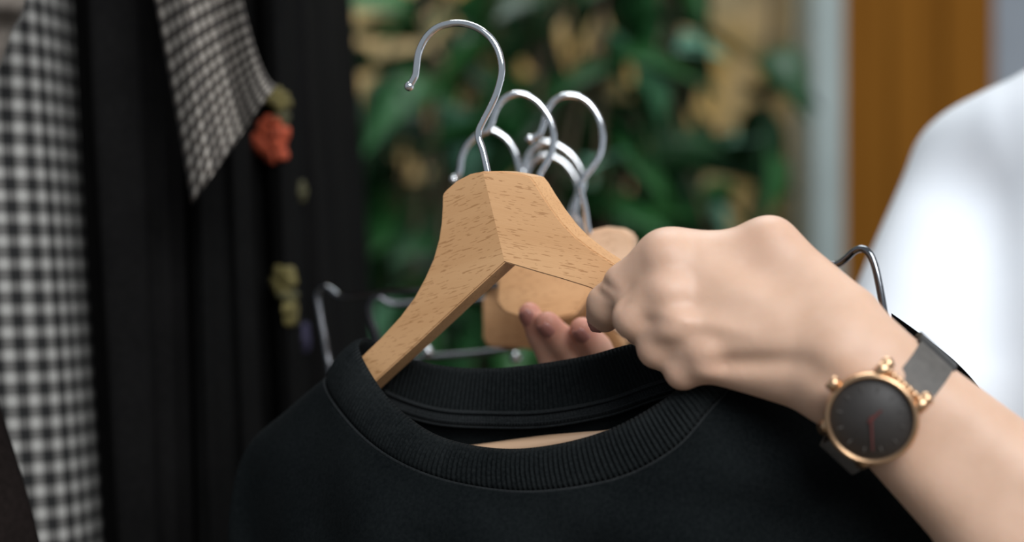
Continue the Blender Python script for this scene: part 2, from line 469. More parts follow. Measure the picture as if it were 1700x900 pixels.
# wire hangers
wh = thing('wire_hanger', 'dark steel wire hanger with strap notches at both ends behind the sweatshirt', 'hanger', P(900, 470, .99))
def dw(px): return 1.15 - (px-525)/(1468-525)*.225
def wp(l): return [P(x, y, dw(x)) for x, y in l]
w1 = [(560, 640), (546, 602), (538, 560), (529, 510), (527, 489), (536, 477), (549, 481), (562, 491), (585, 492), (640, 486), (760, 478), (900, 470), (1050, 462), (1200, 453), (1320, 445), (1378, 440),
      (1392, 438), (1405, 429), (1418, 417), (1431, 413), (1443, 420), (1452, 440), (1459, 470), (1467, 515), (1478, 590), (1490, 660), (1465, 690), (1300, 690), (900, 690), (640, 680)]
wb = tube('wire_loop', catmull([tuple(p) for p in wp(w1)], 6, True), .0021, M_DARKCHROME, seg=12, closed=True)
child(wb, wh)
child(tube('hook', catmull([tuple(P(x, y, 1.06)) for x, y in [(880, 471), (878, 445), (870, 425), (878, 400), (888, 380), (880, 360), (862, 358), (850, 368)]], 6), .0018, M_DARKCHROME, ball=.0024), wh)
wh2 = thing('wire_hanger', 'black wire hanger with narrow notch beside the main hanger arm', 'hanger', P(700, 490, 1.16))
w2 = [(624, 552), (616, 530), (613, 512), (618, 498), (630, 494), (643, 502), (660, 506), (700, 503), (760, 500), (830, 495), (868, 498), (872, 520), (869, 548), (862, 572), (840, 581), (780, 588), (715, 593), (660, 598), (632, 585)]
child(tube('wire_loop', catmull([tuple(P(x, y, 1.15)) for x, y in w2], 6, True), .0022, M_BLACKWIRE, seg=12, closed=True), wh2)
child(tube('hook', catmull([tuple(P(x, y, 1.15)) for x, y in [(760, 500), (762, 470), (770, 450), (790, 430), (800, 400), (785, 380), (760, 385)]], 6), .0018, M_BLACKWIRE, ball=.0024), wh2)
for (x, y) in [(710, 584), (856, 594)]:
    child(tube('clip_rivet', [P(x, y, 1.146), P(x, y, 1.142)], .004, M_CHROME, seg=12, ball=.004), wh2)

# ------------------------------------------------------------------ sweatshirt
CT = [ # rim px,py,d | seam px,py,d
 (605, 561, .958, 543, 630, .964), (598, 585, .944, 550, 662, .948), (640, 655, .922, 598, 722, .920), (700, 708, .902, 660, 768, .896), (762, 734, .887, 742, 800, .879),
 (845, 745, .874, 845, 817, .866), (930, 736, .864, 942, 813, .855), (1010, 713, .857, 1042, 790, .849), (1080, 677, .853, 1122, 745, .846), (1130, 640, .853, 1172, 690, .847),
 (1160, 595, .862, 1215, 632, .862), (1125, 568, .888, 1160, 625, .892), (1050, 571, .908, 1085, 645, .904), (980, 589, .922, 1005, 672, .917), (900, 603, .935, 905, 690, .929),
 (820, 611, .947, 815, 692, .941), (742, 608, .959, 725, 686, .954), (672, 592, .968, 650, 662, .968), (628, 569, .970, 585, 625, .976)]
sw = thing('sweatshirt', 'black crew neck sweatshirt with ribbed collar on the beech hanger', 'sweatshirt', P(880, 900, .90))
NS = 60
rim = catmull([tuple(P(*c[:3])) for c in CT], NS, True)
seam = catmull([tuple(P(*c[3:])) for c in CT], NS, True)
NR = len(rim)
seglen = np.linalg.norm(np.roll(rim, -1, 0) - rim, axis=1); arc = np.concatenate([[0], np.cumsum(seglen)[:-1]]); TOT = seglen.sum()
nrib = round(TOT/.00245)
cen = (rim.mean(0) + seam.mean(0))/2
# outward direction of the band
tang = np.roll(rim, -1, 0) - np.roll(rim, 1, 0); across = seam - rim
nrm = np.cross(tang, across); nrm /= np.linalg.norm(nrm, axis=1)[:, None]
if np.mean(np.sum(nrm*(rim-cen), 1)) < 0: nrm = -nrm
ribv = np.sign(np.cos(2*np.pi*nrib*arc/TOT))*np.abs(np.cos(2*np.pi*nrib*arc/TOT))**.6
V = []; prof = []
NA = 16
for k in range(NA):     # closed cross-section: outer side down, inner side up
    t = k/(NA/2) if k < NA/2 else 2 - k/(NA/2)
    side = 1 if k < NA/2 else -1
    prof.append((min(max(t, 0), 1), side))
for i in range(NR):
    for t, side in prof:
        e = math.sin(math.pi*min(max(t, .0), 1))**.45 if 0 < t < 1 else 0.0
        th = .0023*e*side + .0015*math.sin(math.pi*t)
        rib = .00072*ribv[i]*e*side
        V.append(rim[i] + across[i]*t + nrm[i]*(th + rib))
Fc = []
for i in range(NR):
    for k in range(NA):
        a, b = i*NA+k, i*NA+(k+1) % NA; c, d = ((i+1) % NR)*NA+(k+1) % NA, ((i+1) % NR)*NA+k
        Fc.append((a, b, c, d))
child(mesh('ribbed_collar', V, Fc, M_RIB), sw)

# neck tape along the back seam
bi = [i for i in range(int(11.3*NS), int(17.2*NS))]
V, Fc = [], []
for i in bi:
    up = -across[i]/np.linalg.norm(across[i])
    inn = np.array([0, -1., 0])
    for q, (h, dep) in enumerate([(.0035, .0022), (.003, .0042), (-.0005, .0044), (-.0035, .0058), (-.0058, .0022)]):
        zz = .0005*math.sin(i*1.9 + (h*1500))
        V.append(seam[i] + up*h + inn*(dep + zz))
Fc = grid_faces(len(bi), 5)
tp = child(mesh('neck_tape', V, Fc, M_TAPE), sw)

for hh in (.0022, -.0030, -.0056):
    child(tube('tape_stitch', [Vector(seam[i] - across[i]/np.linalg.norm(across[i])*hh + np.array([0, -.0054, 0])) for i in bi[::3]], .0007, M_TAPE, seg=6), sw)
# body: rows lofted from the collar seam to the hem, columns follow the collar
BODY = [ # per column: shoulder / chest / low / hem  (px,py,d)
 [(478, 685, .978), (412, 748, .988), (388, 850, .990), (384, 1020, .990), (380, 1700, .99)],
 [(500, 735, .955), (452, 805, .962), (430, 900, .960), (420, 1020, .955), (415, 1700, .955)],
 [(560, 790, .915), (520, 860, .917), (500, 930, .918), (490, 1050, .918), (480, 1700, .92)],
 [(628, 835, .887), (600, 900, .886), (585, 960, .886), (570, 1080, .887), (560, 1700, .89)],
 [(725, 865, .868), (710, 930, .865), (700, 1000, .866), (690, 1120, .87), (680, 1700, .875)],
 [(845, 880, .855), (845, 945, .850), (845, 1010, .851), (840, 1130, .855), (830, 1700, .86)],
 [(960, 875, .845), (975, 940, .840), (985, 1005, .840), (985, 1125, .845), (980, 1700, .85)],
 [(1075, 850, .840), (1105, 910, .835), (1120, 980, .835), (1125, 1100, .838), (1120, 1700, .84)],
 [(1170, 805, .838), (1215, 865, .834), (1240, 940, .832), (1255, 1070, .833), (1250, 1700, .835)],
 [(1240, 745, .842), (1320, 800, .842), (1380, 885, .844), (1420, 1030, .846), (1420, 1700, .846)],
 [(1300, 662, .864), (1405, 715, .868), (1500, 815, .872), (1570, 960, .874), (1580, 1700, .874)],
 [(1250, 690, .897), (1340, 760, .897), (1420, 860, .898), (1470, 1010, .898), (1480, 1700, .898)],
 [(1140, 740, .908), (1190, 820, .905), (1230, 920, .903), (1250, 1050, .903), (1250, 1700, .903)],
 [(1025, 760, .920), (1050, 840, .918), (1070, 940, .917), (1080, 1070, .917), (1080, 1700, .917)],
 [(910, 775, .931), (920, 850, .930), (925, 950, .930), (925, 1080, .930), (925, 1700, .930)],
 [(805, 780, .943), (800, 850, .943), (795, 950, .943), (790, 1080, .943), (785, 1700, .943)],
 [(700, 770, .957), (680, 850, .958), (665, 950, .958), (655, 1070, .958), (645, 1700, .958)],
 [(610, 740, .975), (570, 830, .978), (545, 930, .978), (530, 1050, .978), (520, 1700, .978)],
 [(530, 695, .985), (470, 770, .992), (440, 870, .994), (430, 1020, .994), (425, 1700, .994)]]
NB = 12
rows = [catmull([tuple(P(*c[3:])) for c in CT], NB, True)]
for r in range(5): rows.append(catmull([tuple(P(*b[r])) for b in BODY], NB, True))
ncol = len(rows[0])
V = []; NRW = None
for i in range(ncol):
    cc = catmull([rows[r][i] for r in range(6)], 7)
    NRW = len(cc)
    for j, p in enumerate(cc):
        f = j/NRW; u = i/ncol
        wob = .0045*math.sin(u*34 + 3*f)*min(1, f*2.5) + .003*math.sin(u*61 - 9*f + 1)*min(1, f*3)
        n_ = np.array([0, -1. if i/NB < 10 else 1., 0])
        V.append(p + n_*wob)
body_faces = grid_faces(ncol, NRW, True)
ob = child(mesh('body', V, body_faces, M_SWEAT), sw)
sol = ob.modifiers.new('cloth_thickness', 'SOLIDIFY'); sol.thickness = .0016; sol.offset = -1
sub = ob.modifiers.new('smooth', 'SUBSURF'); sub.levels = 1; sub.render_levels = 1
# seam cord just under the collar
child(tube('collar_seam', [Vector(p) + Vector(n)*.0008 for p, n in zip(seam[::4], nrm[::4])], .0009, M_TAPE, seg=6, closed=True), sw)
# sleeves hanging from both shoulders
for (pts) in ([(470, 800, 1.0, .020), (470, 950, 1.015, .034), (470, 1150, 1.02, .040), (470, 1500, 1.02, .038), (470, 1900, 1.02, .036)],
              [(1370, 790, .890, .018), (1385, 950, .905, .034), (1390, 1150, .91, .040), (1390, 1500, .91, .038), (1390, 1900, .91, .036)]):
    cl = catmull([(*P(a, b, d), r) for a, b, d, r in pts], 8)
    V = []; S = 28
    for i, q in enumerate(cl):
        for k in range(S):
            a = 2*math.pi*k/S; wv = 1 + .05*math.sin(3*a + i*.25)
            V.append((q[0] + math.cos(a)*q[3]*wv*.8, q[1] + math.sin(a)*q[3]*wv*.36, q[2]))
    Fc = [(i*S+k, i*S+(k+1) % S, (i+1)*S+(k+1) % S, (i+1)*S+k) for i in range(len(cl)-1) for k in range(S)]
    child(mesh('sleeve', V, Fc, M_SWEAT), sw)

# ------------------------------------------------------------------ SDF bodies
class SDF:
    def __init__(s, xs, ys, zs):
        s.ax = [np.asarray(a, np.float32) for a in (xs, ys, zs)]
        s.v = np.full([len(a) for a in s.ax], 0.2, np.float32)
    def window(s, lo, hi):
        sl = []
        for a, l, h in zip(s.ax, lo, hi):
            i0 = max(0, np.searchsorted(a, l) - 1); i1 = min(len(a), np.searchsorted(a, h) + 1)
            sl.append(slice(i0, i1))
        g = np.meshgrid(*[a[q] for a, q in zip(s.ax, sl)], indexing='ij', sparse=True)
        return tuple(sl), g
    def smin(s, sl, d, k):
        cur = s.v[sl]
        if k <= 0: s.v[sl] = np.minimum(cur, d); return
        h = np.clip(.5 + .5*(cur - d)/k, 0, 1)
        s.v[sl] = cur*(1-h) + d*h - k*h*(1-h)
    def cone(s, a, b, r1, r2, k=.006):
        a, b = np.array(a, float), np.array(b, float); R = max(r1, r2) + k*2 + .02
        sl, g = s.window(np.minimum(a, b)-R, np.maximum(a, b)+R)
        if any(q.stop <= q.start for q in sl): return
        ba = b - a; l2 = ba @ ba + 1e-12
        t = ((g[0]-a[0])*ba[0] + (g[1]-a[1])*ba[1] + (g[2]-a[2])*ba[2])/l2
        t = np.clip(t, 0, 1)
        d = np.sqrt((g[0]-a[0]-t*ba[0])**2 + (g[1]-a[1]-t*ba[1])**2 + (g[2]-a[2]-t*ba[2])**2) - (r1 + (r2-r1)*t)
        s.smin(sl, d.astype(np.float32), k)
    def ell(s, c, M, rad, k=.006, sub=False):
        """ellipsoid, M rows = unit axes"""
        c = np.array(c, float); rad = np.array(rad, float); M = np.array(M, float); R = rad.max() + 2*k + .01
        sl, g = s.window(c-R, c+R)
        q = [(g[0]-c[0])*M[i][0] + (g[1]-c[1])*M[i][1] + (g[2]-c[2])*M[i][2] for i in range(3)]
        k0 = np.sqrt(sum((q[i]/rad[i])**2 for i in range(3))); k1 = np.sqrt(sum((q[i]/rad[i]**2)**2 for i in range(3))) + 1e-9
        d = (k0*(k0-1)/k1).astype(np.float32)
        if not sub: s.smin(sl, d, k)
        else:
            cur = s.v[sl]; d = -d
            h = np.clip(.5 - .5*(cur - d)/max(k, 1e-5), 0, 1)
            s.v[sl] = cur*(1-h) + d*h + k*h*(1-h)
    def groove(s, a, b, w, amp, ymax=.885):
        """soft valley (amp > 0) or ridge (amp < 0) pressed into the side facing -y"""
        a, b = np.array(a, float), np.array(b, float); R = 3*w
        lo = np.minimum(a, b) - R; hi = np.maximum(a, b) + R; lo[1] = -9; hi[1] = ymax
        sl, g = s.window(lo, hi)
        bx, bz = b[0]-a[0], b[2]-a[2]; l2 = bx*bx + bz*bz
        tr = ((g[0]-a[0])*bx + (g[2]-a[2])*bz)/l2; t = np.clip(tr, 0, 1)
        d2 = (g[0]-a[0]-t*bx)**2 + (g[2]-a[2]-t*bz)**2
        f = np.exp(-d2/w**2)*(.35 + .65*np.sin(np.pi*t))*np.clip((ymax - g[1])/.02, 0, 1)
        s.v[sl] += (amp*f).astype(np.float32)
    def mesh(s):
        v = s.v; inside = v < 0
        n = v.shape
        c = np.zeros((n[0]-1, n[1]-1, n[2]-1), np.uint8)
        for dx in (0, 1):
            for dy in (0, 1):
                for dz in (0, 1):
                    c += inside[dx:n[0]-1+dx, dy:n[1]-1+dy, dz:n[2]-1+dz]
        act = (c > 0) & (c < 8)
        I, J, K = np.nonzero(act); N = len(I)
        idx = np.full(c.shape, -1, np.int32); idx[I, J, K] = np.arange(N)
        acc = np.zeros((N, 3)); cnt = np.zeros(N)
        corners = [(a, b, d) for a in (0, 1) for b in (0, 1) for d in (0, 1)]
        for p in corners:
            for ax in range(3):
                if p[ax]: continue
                q = list(p); q[ax] = 1
                va = v[I+p[0], J+p[1], K+p[2]]; vb = v[I+q[0], J+q[1], K+q[2]]
                m = (va < 0) != (vb < 0)
                t = np.where(m, va/np.where(m, va-vb, 1), 0)
                pos = [s.ax[0][I+p[0]], s.ax[1][J+p[1]], s.ax[2][K+p[2]]]
                hi = s.ax[ax][[I, J, K][ax]+1]
                pos[ax] = pos[ax] + (hi - pos[ax])*t
                for e in range(3): acc[:, e] += np.where(m, pos[e], 0)
                cnt += m
        V = acc/cnt[:, None]
        Fc = []
        for ax in range(3):
            sl0 = [slice(1, -1)]*3; sl1 = [slice(1, -1)]*3
            sl0[ax] = slice(0, n[ax]-1); sl1[ax] = slice(1, n[ax])
            a = inside[tuple(sl0)]; b = inside[tuple(sl1)]
            for flip in (False, True):
                m = (a & ~b) if not flip else (~a & b)
                q = np.array(np.nonzero(m)).T
                off = np.array([1, 1, 1]); off[ax] = 0
                q = q + off
                u, w_ = (ax+1) % 3, (ax+2) % 3
                def cid(du, dw):
                    r = q.copy(); r[:, u] -= du; r[:, w_] -= dw
                    return idx[r[:, 0], r[:, 1], r[:, 2]]
                f = np.stack([cid(1, 1), cid(0, 1), cid(0, 0), cid(1, 0)], 1)
                if flip: f = f[:, ::-1]
                Fc.append(f)
        Fc = np.concatenate(Fc); Fc = Fc[(Fc >= 0).all(1)]
        return V, Fc
def np_mesh(name, V, Fc, mat, smooth_it=2):
    # light laplacian smoothing removes grid stepping
    e = np.concatenate([Fc[:, [0, 1]], Fc[:, [1, 2]], Fc[:, [2, 3]], Fc[:, [3, 0]]])
    for _ in range(smooth_it):
        acc = np.zeros_like(V); cn = np.zeros(len(V))
        for a, b in ((0, 1), (1, 0)):
            for q in range(3): acc[:, q] += np.bincount(e[:, a], V[e[:, b], q], len(V))
            cn += np.bincount(e[:, a], minlength=len(V))
        V = V*.5 + .5*acc/np.maximum(cn, 1)[:, None]
    me = bpy.data.meshes.new(name)
    me.vertices.add(len(V)); me.vertices.foreach_set('co', V.astype(np.float32).ravel())
    me.loops.add(Fc.size); me.loops.foreach_set('vertex_index', Fc.astype(np.int32).ravel())
    me.polygons.add(len(Fc)); me.polygons.foreach_set('loop_start', np.arange(0, Fc.size, 4, dtype=np.int32))
    me.update(calc_edges=True); me.validate()
    return link(name, me, mat), V
def axis(a0, a1, d0, d1, fine, coarse):
    mid = list(np.arange(d0, d1, fine))
    lo, x, st = [], d0, fine
    while x > a0: st = min(coarse, st*1.12); x -= st; lo.append(x)
    hi, x, st = [], mid[-1], fine
    while x < a1: st = min(coarse, st*1.12); x += st; hi.append(x)
    return lo[::-1] + mid + hi

# ------------------------------------------------------------------ person
person = thing('person', 'person in a white t-shirt gripping the hanger with a watch on the wrist', 'person', (.41, 1.14, 0))
B = SDF(axis(-.03, .70, .01, .26, .0015, .008), axis(.70, 1.36, .78, 1.0, .0015, .008), axis(.88, 1.75, 1.10, 1.30, .0015, .008))
def q(px, py, d): return np.array(P(px, py, d))
WR = q(1440, 628, .822)
FA = np.array([.733, -.06, -.68]); FA /= np.linalg.norm(FA)
PERP = np.array([.68, .0, .733]); PERP /= np.linalg.norm(PERP)
ELB = WR + FA*.25
SHL = np.array([.52, 1.00, 1.285]); SHR = np.array([.325, 1.225, 1.325])
# left (near) hand
idx_ = [(q(1102, 430, .855), .0134), (q(1042, 476, .867), .0124), (q(1010, 505, .877), .0108), (q(1003, 522, .886), .0096)]
mid_ = [(q(1108, 487, .847), .0128), (q(1055, 527, .853), .0112), (q(1066, 545, .880), .0092), (q(1090, 535, .893), .008)]
rin_ = [(q(1120, 543, .842), .0118), (q(1092, 578, .849), .0100), (q(1102, 588, .872), .0084), (q(1122, 578, .886), .0075)]
pin_ = [(q(1168, 594, .838), .0108), (q(1134, 616, .845), .0090), (q(1142, 622, .864), .0076), (q(1160, 614, .878), .0068)]
thb_ = [(q(1400, 525, .832), .0165), (q(1278, 407, .852), .0132), (q(1188, 428, .884), .0112), (q(1105, 455, .910), .0088)]
carp = [(q(1400, 566, .828), .0170), (q(1398, 590, .822), .0170), (q(1394, 612, .822), .0160), (q(1390, 640, .826), .0145)]
# palm first
for f, c, r in ((idx_, 0, .0135), (mid_, 1, .0130), (rin_, 2, .0122), (pin_, 3, .0118)):
    B.cone(f[0][0] + np.array([0, .004, 0]), carp[c][0], r, carp[c][1], .010)
B.cone(q(1160, 500, .862), q(1370, 590, .838), .016, .018, .014)   # palm flesh
B.cone(q(1190, 570, .858), q(1360, 625, .838), .014, .016, .012)
B.cone(thb_[0][0], thb_[1][0], thb_[0][1], thb_[1][1], .014)
B.cone(q(1270, 422, .853), q(1135, 424, .861), .0118, .0112, .016)  # web of the thumb
for a, b in ((1, 2), (2, 3)): B.cone(thb_[a][0], thb_[b][0], thb_[a][1], thb_[b][1], .004)
for f in (idx_, mid_, rin_, pin_):
    B.cone(f[0][0], f[1][0], f[0][1], f[1][1], .0055)
    for a, b in ((1, 2), (2, 3)): B.cone(f[a][0], f[b][0], f[a][1], f[b][1], .003)
# wrist and forearm: two bones' breadth
for o_, r1, r2, r3 in ((.0095, .0190, .027, .036), (-.0095, .0185, .026, .034)):
    w0 = WR + PERP*o_; m0 = WR + FA*.10 + PERP*o_*1.3; e0 = ELB + PERP*o_*.8
    B.cone(w0, m0, r1, r2, .012); B.cone(m0, e0, r2, r3, .012)
for c in carp: B.cone(c[0], WR + FA*.005 + PERP*(c[0]-WR).dot(PERP)*.45, c[1], .0175, .014)
# knuckle bumps and tendons
for f, r in ((idx_, .0100), (mid_, .0100), (rin_, .0090), (pin_, .0085)):
    B.ell(f[0][0] + np.array([.0015, -.0058, .0005]), np.eye(3), (r, r*.9, r), .006)
for x0, y0, x1, y1, w_, am in ((1150, 604, 1325, 596, 5.0, 3.4), (1320, 600, 1385, 640, 7, 2.0), (1066, 537, 1118, 530, 3.6, 1.3), (1096, 576, 1140, 567, 3.4, 1.1),
                              (1078, 455, 1150, 466, 4.5, .7), (1085, 521, 1240, 553, 3.6, -1.3), (1115, 425, 1290, 500, 6, -.8), (1130, 500, 1240, 520, 5, .9),
                              (1000, 462, 1028, 486, 1.6, 1.9), (990, 474, 1018, 499, 1.6, 1.5), (1030, 517, 1050, 497, 1.6, 1.2)):
    B.groove(q(x0, y0, .83), q(x1, y1, .83), w_*.001, am*.001)
# left upper arm
B.cone(ELB, SHL, .040, .048, .02)
# right (far) hand: three upright fingertips showing, rest behind the sweatshirt
rf = [[(q(925, 612, .990), .0092), (q(899, 556, .988), .0080), (q(879, 520, .984), .0066)],
      [(q(962, 612, .985), .0095), (q(934, 567, .981), .0086), (q(909, 537, .975), .0072)],
      [(q(1012, 620, .982), .0092), (q(990, 578, .977), .0084), (q(966, 546, .970), .0070)],
      [(q(1055, 640, .985), .0085), (q(1045, 608, .985), .0075), (q(1030, 600, .985), .0065)]]
RW = q(1060, 790, 1.015)
for k, f in enumerate(rf):
    B.cone(f[0][0] + np.array([.006, .002, -.022]), RW + np.array([(k-1.5)*.008, 0, .012]), .0115, .014, .012)
    B.cone(f[0][0] + np.array([.006, .002, -.022]), f[0][0], .0105, f[0][1], .005)
    for a, b in ((0, 1), (1, 2)): B.cone(f[a][0], f[b][0], f[a][1], f[b][1], .003)
B.cone(q(1030, 760, 1.03), q(960, 715, 1.045), .013, .0105, .01); B.cone(q(960, 715, 1.045), q(900, 670, 1.045), .0105, .0085, .004)
RE = np.array([.262, 1.10, 1.055]); side_in = np.array([.012, 0, -.02])
B.cone(RW, RW + (RE-RW)*.4, .023, .031, .014); B.cone(RW + (RE-RW)*.4, RE, .031, .036, .014)
B.cone(RE, SHR + side_in, .036, .028, .02)
# torso, neck, head
CH = (SHL + SHR)/2; side = (SHL - SHR); side[2] = 0; side /= np.linalg.norm(side); fwd = np.array([side[1], -side[0], 0.])
if fwd[1] > 0: fwd = -fwd
TC = CH - fwd*.03
B.cone(SHL - side*.03, SHR + side*.07 + np.array([0, 0, -.02]), .045, .032, .03)
Mx = [side, fwd, np.array([0, 0, 1.])]
B.ell(TC + np.array([0, 0, -.13]), Mx, (.155, .095, .24), .05)
NB_ = TC + np.array([0, 0, .05])
B.cone(NB_, NB_ + fwd*.02 + np.array([0, 0, .13]), .055, .050, .03)
HC = NB_ + fwd*.035 + np.array([0, 0, .235])
B.ell(HC, Mx, (.074, .092, .105), .02)
B.ell(HC + fwd*.035 + np.array([0, 0, -.06]), Mx, (.055, .058, .06), .025)
B.cone(HC + fwd*.088 + np.array([0, 0, .01]), HC + fwd*.108 + np.array([0, 0, -.025]), .010, .014, .01)
for sgn in (-1, 1):
    B.ell(HC + side*sgn*.076 + np.array([0, 0, -.005]), Mx, (.009, .017, .03), .006)
    B.ell(HC + side*sgn*.032 + fwd*.092 + np.array([0, 0, .012]), Mx, (.018, .012, .012), .01, True)
B.ell(HC + fwd*.098 + np.array([0, 0, -.062]), Mx, (.026, .012, .010), .006)
V, Fc = B.mesh()
bo, V = np_mesh('body', V, Fc, M_SKIN, 3)
child(bo, person)
bl = np.zeros(len(V))
for f, s_, r in [(f[2][0], .85, .017) for f in rf] + [(f[1][0], .45, .020) for f in rf] + [(f[1][0], .16, .012) for f in (idx_, mid_, rin_, pin_)] + [(f[0][0], .13, .015) for f in (idx_, mid_, rin_, pin_)] + [(idx_[3][0], .30, .012), (thb_[1][0], .10, .02)]:
    bl = np.maximum(bl, s_*np.exp(-((V - f)**2).sum(1)/r**2))
at = bo.data.attributes.new('blush', 'FLOAT', 'POINT'); at.data.foreach_set('value', bl.astype(np.float32))
del B
# finger nails
def nail(c, along, out, L, W):
    along = Vector(along).normalized(); out = Vector(out); out = (out - along*out.dot(along)).normalized(); sd = along.cross(out)
    V, Fc = [], []; nu, nv = 9, 7
    for i in range(nu):
        u = -1 + 2*i/(nu-1)
        for j in range(nv):
            v_ = -1 + 2*j/(nv-1); wv = W*math.sqrt(max(0, 1 - abs(u)**3.2*.75))
            V.append(Vector(c) + along*u*L + sd*v_*wv - out*(.0018*v_*v_ + .0006*u*u))
    o = mesh('fingernail', V, grid_faces(nu, nv), M_NAIL)
    sm = o.modifiers.new('thick', 'SOLIDIFY'); sm.thickness = .0006; sm.offset = 0
    child(o, person)
for f in rf[:3]:
    a = f[2][0]-f[1][0]; a /= np.linalg.norm(a)
    o_ = np.array([-.25, -.8, -.55]); o_ -= a*(o_ @ a); o_ /= np.linalg.norm(o_)
    nail(f[2][0] - a*.0015 + o_*(f[2][1]+.0002), a, o_, .0060, .0046)
a = idx_[3][0]-idx_[2][0]; a /= np.linalg.norm(a); o_ = np.array([-.55, -.55, -.5]); o_ -= a*(o_ @ a); o_ /= np.linalg.norm(o_)
nail(idx_[3][0] + a*.001 + o_*.0092, a, o_, .0055, .0048)
for sgn in (-1, 1):
    e = Vector(HC + side*sgn*.032 + fwd*.076 + np.array([0, 0, .012]))
    eb = tube('eye', [e, e + Vector((0, 0, .0005))], .011, M_EYE, ball=.012); child(eb, person)
# hair
H = SDF(np.arange(.2, .65, .006), np.arange(.9, 1.35, .006), np.arange(1.2, 1.78, .006))
H.ell(HC - fwd*.014 + np.array([0, 0, .022]), Mx, (.084, .098, .108), .01)
H.ell(HC - fwd*.06 + np.array([0, 0, -.07]), Mx, (.085, .055, .13), .03)
H.ell(HC + fwd*.095 + np.array([0, 0, -.05]), Mx, (.062, .085, .105), .01, True)
V, Fc = H.mesh(); ho, _ = np_mesh('hair', V, Fc, M_HAIR, 2); child(ho, person)
# t-shirt
T = SDF(np.arange(.12, .78, .0045), np.arange(.78, 1.42, .0045), np.arange(.72, 1.52, .0045))
T.ell(TC + np.array([0, 0, -.16]), Mx, (.195, .125, .26), .11)
T.cone(TC + np.array([0, 0, -.20]), TC + np.array([0, 0, -.46]), .145, .15, .08)
T.cone(SHL - side*.02, SHR + side*.03, .062, .038, .02)
T.cone(SHR + side*.055 + np.array([0, 0, .012]), NB_ + np.array([0, 0, .015]), .048, .070, .03)
T.cone(SHL - side*.055 + np.array([0, 0, .012]), NB_ + np.array([0, 0, .015]), .048, .070, .03)
rs1 = SHR + (RE-SHR)*.62; T.cone(SHR + np.array([.0, 0, -.005]), rs1 + np.array([-.008, 0, 0]), .041, .074, .03)
ls1 = SHL + (ELB-SHL)*.45; T.cone(SHL, ls1, .058, .068, .035)
T.ell(NB_ + fwd*.02 + np.array([0, 0, .075]), Mx, (.075, .075, .05), .006, True)
for sh, e1, el in ((SHR, rs1, RE), (SHL, ls1, ELB)):        # hollow sleeve mouths
    dv = (el-sh)/np.linalg.norm(el-sh)
    T.ell(e1 + dv*.075, np.eye(3), (.062, .062, .062), .004, True)
g = np.meshgrid(*T.ax, indexing='ij', sparse=True)
T.v += (.0007*np.sin(g[0]*34 + g[2]*41 + 1.3*np.sin(g[1]*23)) + .0005*np.sin(g[0]*71 - g[2]*38 + 2*np.sin(g[2]*17))).astype(np.float32)
V, Fc = T.mesh(); to, _ = np_mesh('t_shirt', V, Fc, M_WHITE, 3); child(to, person); del T
# trousers and shoes
K = SDF(np.arange(.15, .70, .009), np.arange(.85, 1.45, .009), np.arange(-.02, .95, .009))
HP = np.array([TC[0], TC[1], .86])
K.cone(HP - side*.06, HP + side*.06, .115, .115, .03)
for sgn in (-1, 1):
    hp = HP + side*sgn*.085; kn = np.array([*(TC + side*sgn*.10 + fwd*.02)[:2], .47]); an = np.array([*(TC + side*sgn*.11)[:2], .09])
    K.cone(hp, kn, .090, .062, .03); K.cone(kn, an, .062, .048, .02)
V, Fc = K.mesh(); ko, _ = np_mesh('trousers', V, Fc, M_DENIM, 2); child(ko, person)
for sgn in (-1, 1):
    S_ = SDF(np.arange(.1, .75, .007), np.arange(.8, 1.45, .007), np.arange(-.03, .16, .007))
    an = np.array([*(TC + side*sgn*.11)[:2], .055])
    S_.cone(an, an + fwd*.14 - np.array([0, 0, .018]), .046, .034, .02); S_.cone(an, an + np.array([0, 0, .05]), .045, .045, .02)
    S_.v = np.maximum(S_.v, (.004 - S_.ax[2])[None, None, :])
    V, Fc = S_.mesh(); so, _ = np_mesh('shoe', V, Fc, M_SHOE, 2); child(so, person)

# ------------------------------------------------------------------ wrist watch
WC = Vector(q(1447, 695, .788))
wn = Vector((-.26, -.95, -.12)).normalized()
wa = Vector(PERP); wa = (wa - wn*wa.dot(wn)).normalized(); wbv = wa.cross(wn)
if wbv.dot(Vector(FA)) < 0: wbv = -wbv
watch = thing('wrist_watch', 'rose gold wrist watch with dark taupe dial and strap', 'watch', WC)
def lathe(name, prof, mat, S=48):
    V = []
    for r, h in prof:
        r *= 1.06
        for k in range(S):
            a = 2*math.pi*k/S; V.append(WC + wa*(r*math.cos(a)) + wbv*(r*math.sin(a)) + wn*h)
    n = len(prof)
    Fc = [(i*S+k, i*S+(k+1) % S, (i+1)*S+(k+1) % S, (i+1)*S+k) for i in range(n-1) for k in range(S)]
    if prof[0][0] > 0: Fc.append(tuple(range(S)))
    if prof[-1][0] > 0: Fc.append(tuple((n-1)*S+k for k in range(S)))
    return child(mesh(name, V, Fc, mat), watch)
lathe('case', [(.0170, -.0085), (.0195, -.0075), (.0203, -.004), (.0205, .000), (.0200, .0022), (.0188, .0030), (.0182, .0026), (.0180, .0008)], M_GOLD)
dial = lathe('dial', [(.0181, .0006), (.0180, .0010), (.0001, .0011)], M_DIAL)
def wbar(name, a0, b0, a1, b1, wdt, h, mat):
    p0, p1 = WC + wa*a0 + wbv*b0 + wn*h, WC + wa*a1 + wbv*b1 + wn*h
    d = (p1-p0).normalized(); s = d.cross(wn)*wdt
    V = [p0-s, p0+s, p1+s*.5, p1-s*.5]; V += [v + wn*.0004 for v in V]
    return mesh(name, V, [(3, 2, 1, 0), (4, 5, 6, 7), (0, 1, 5, 4), (1, 2, 6, 5), (2, 3, 7, 6), (3, 0, 4, 7)], mat, parent=dial, smooth=False)
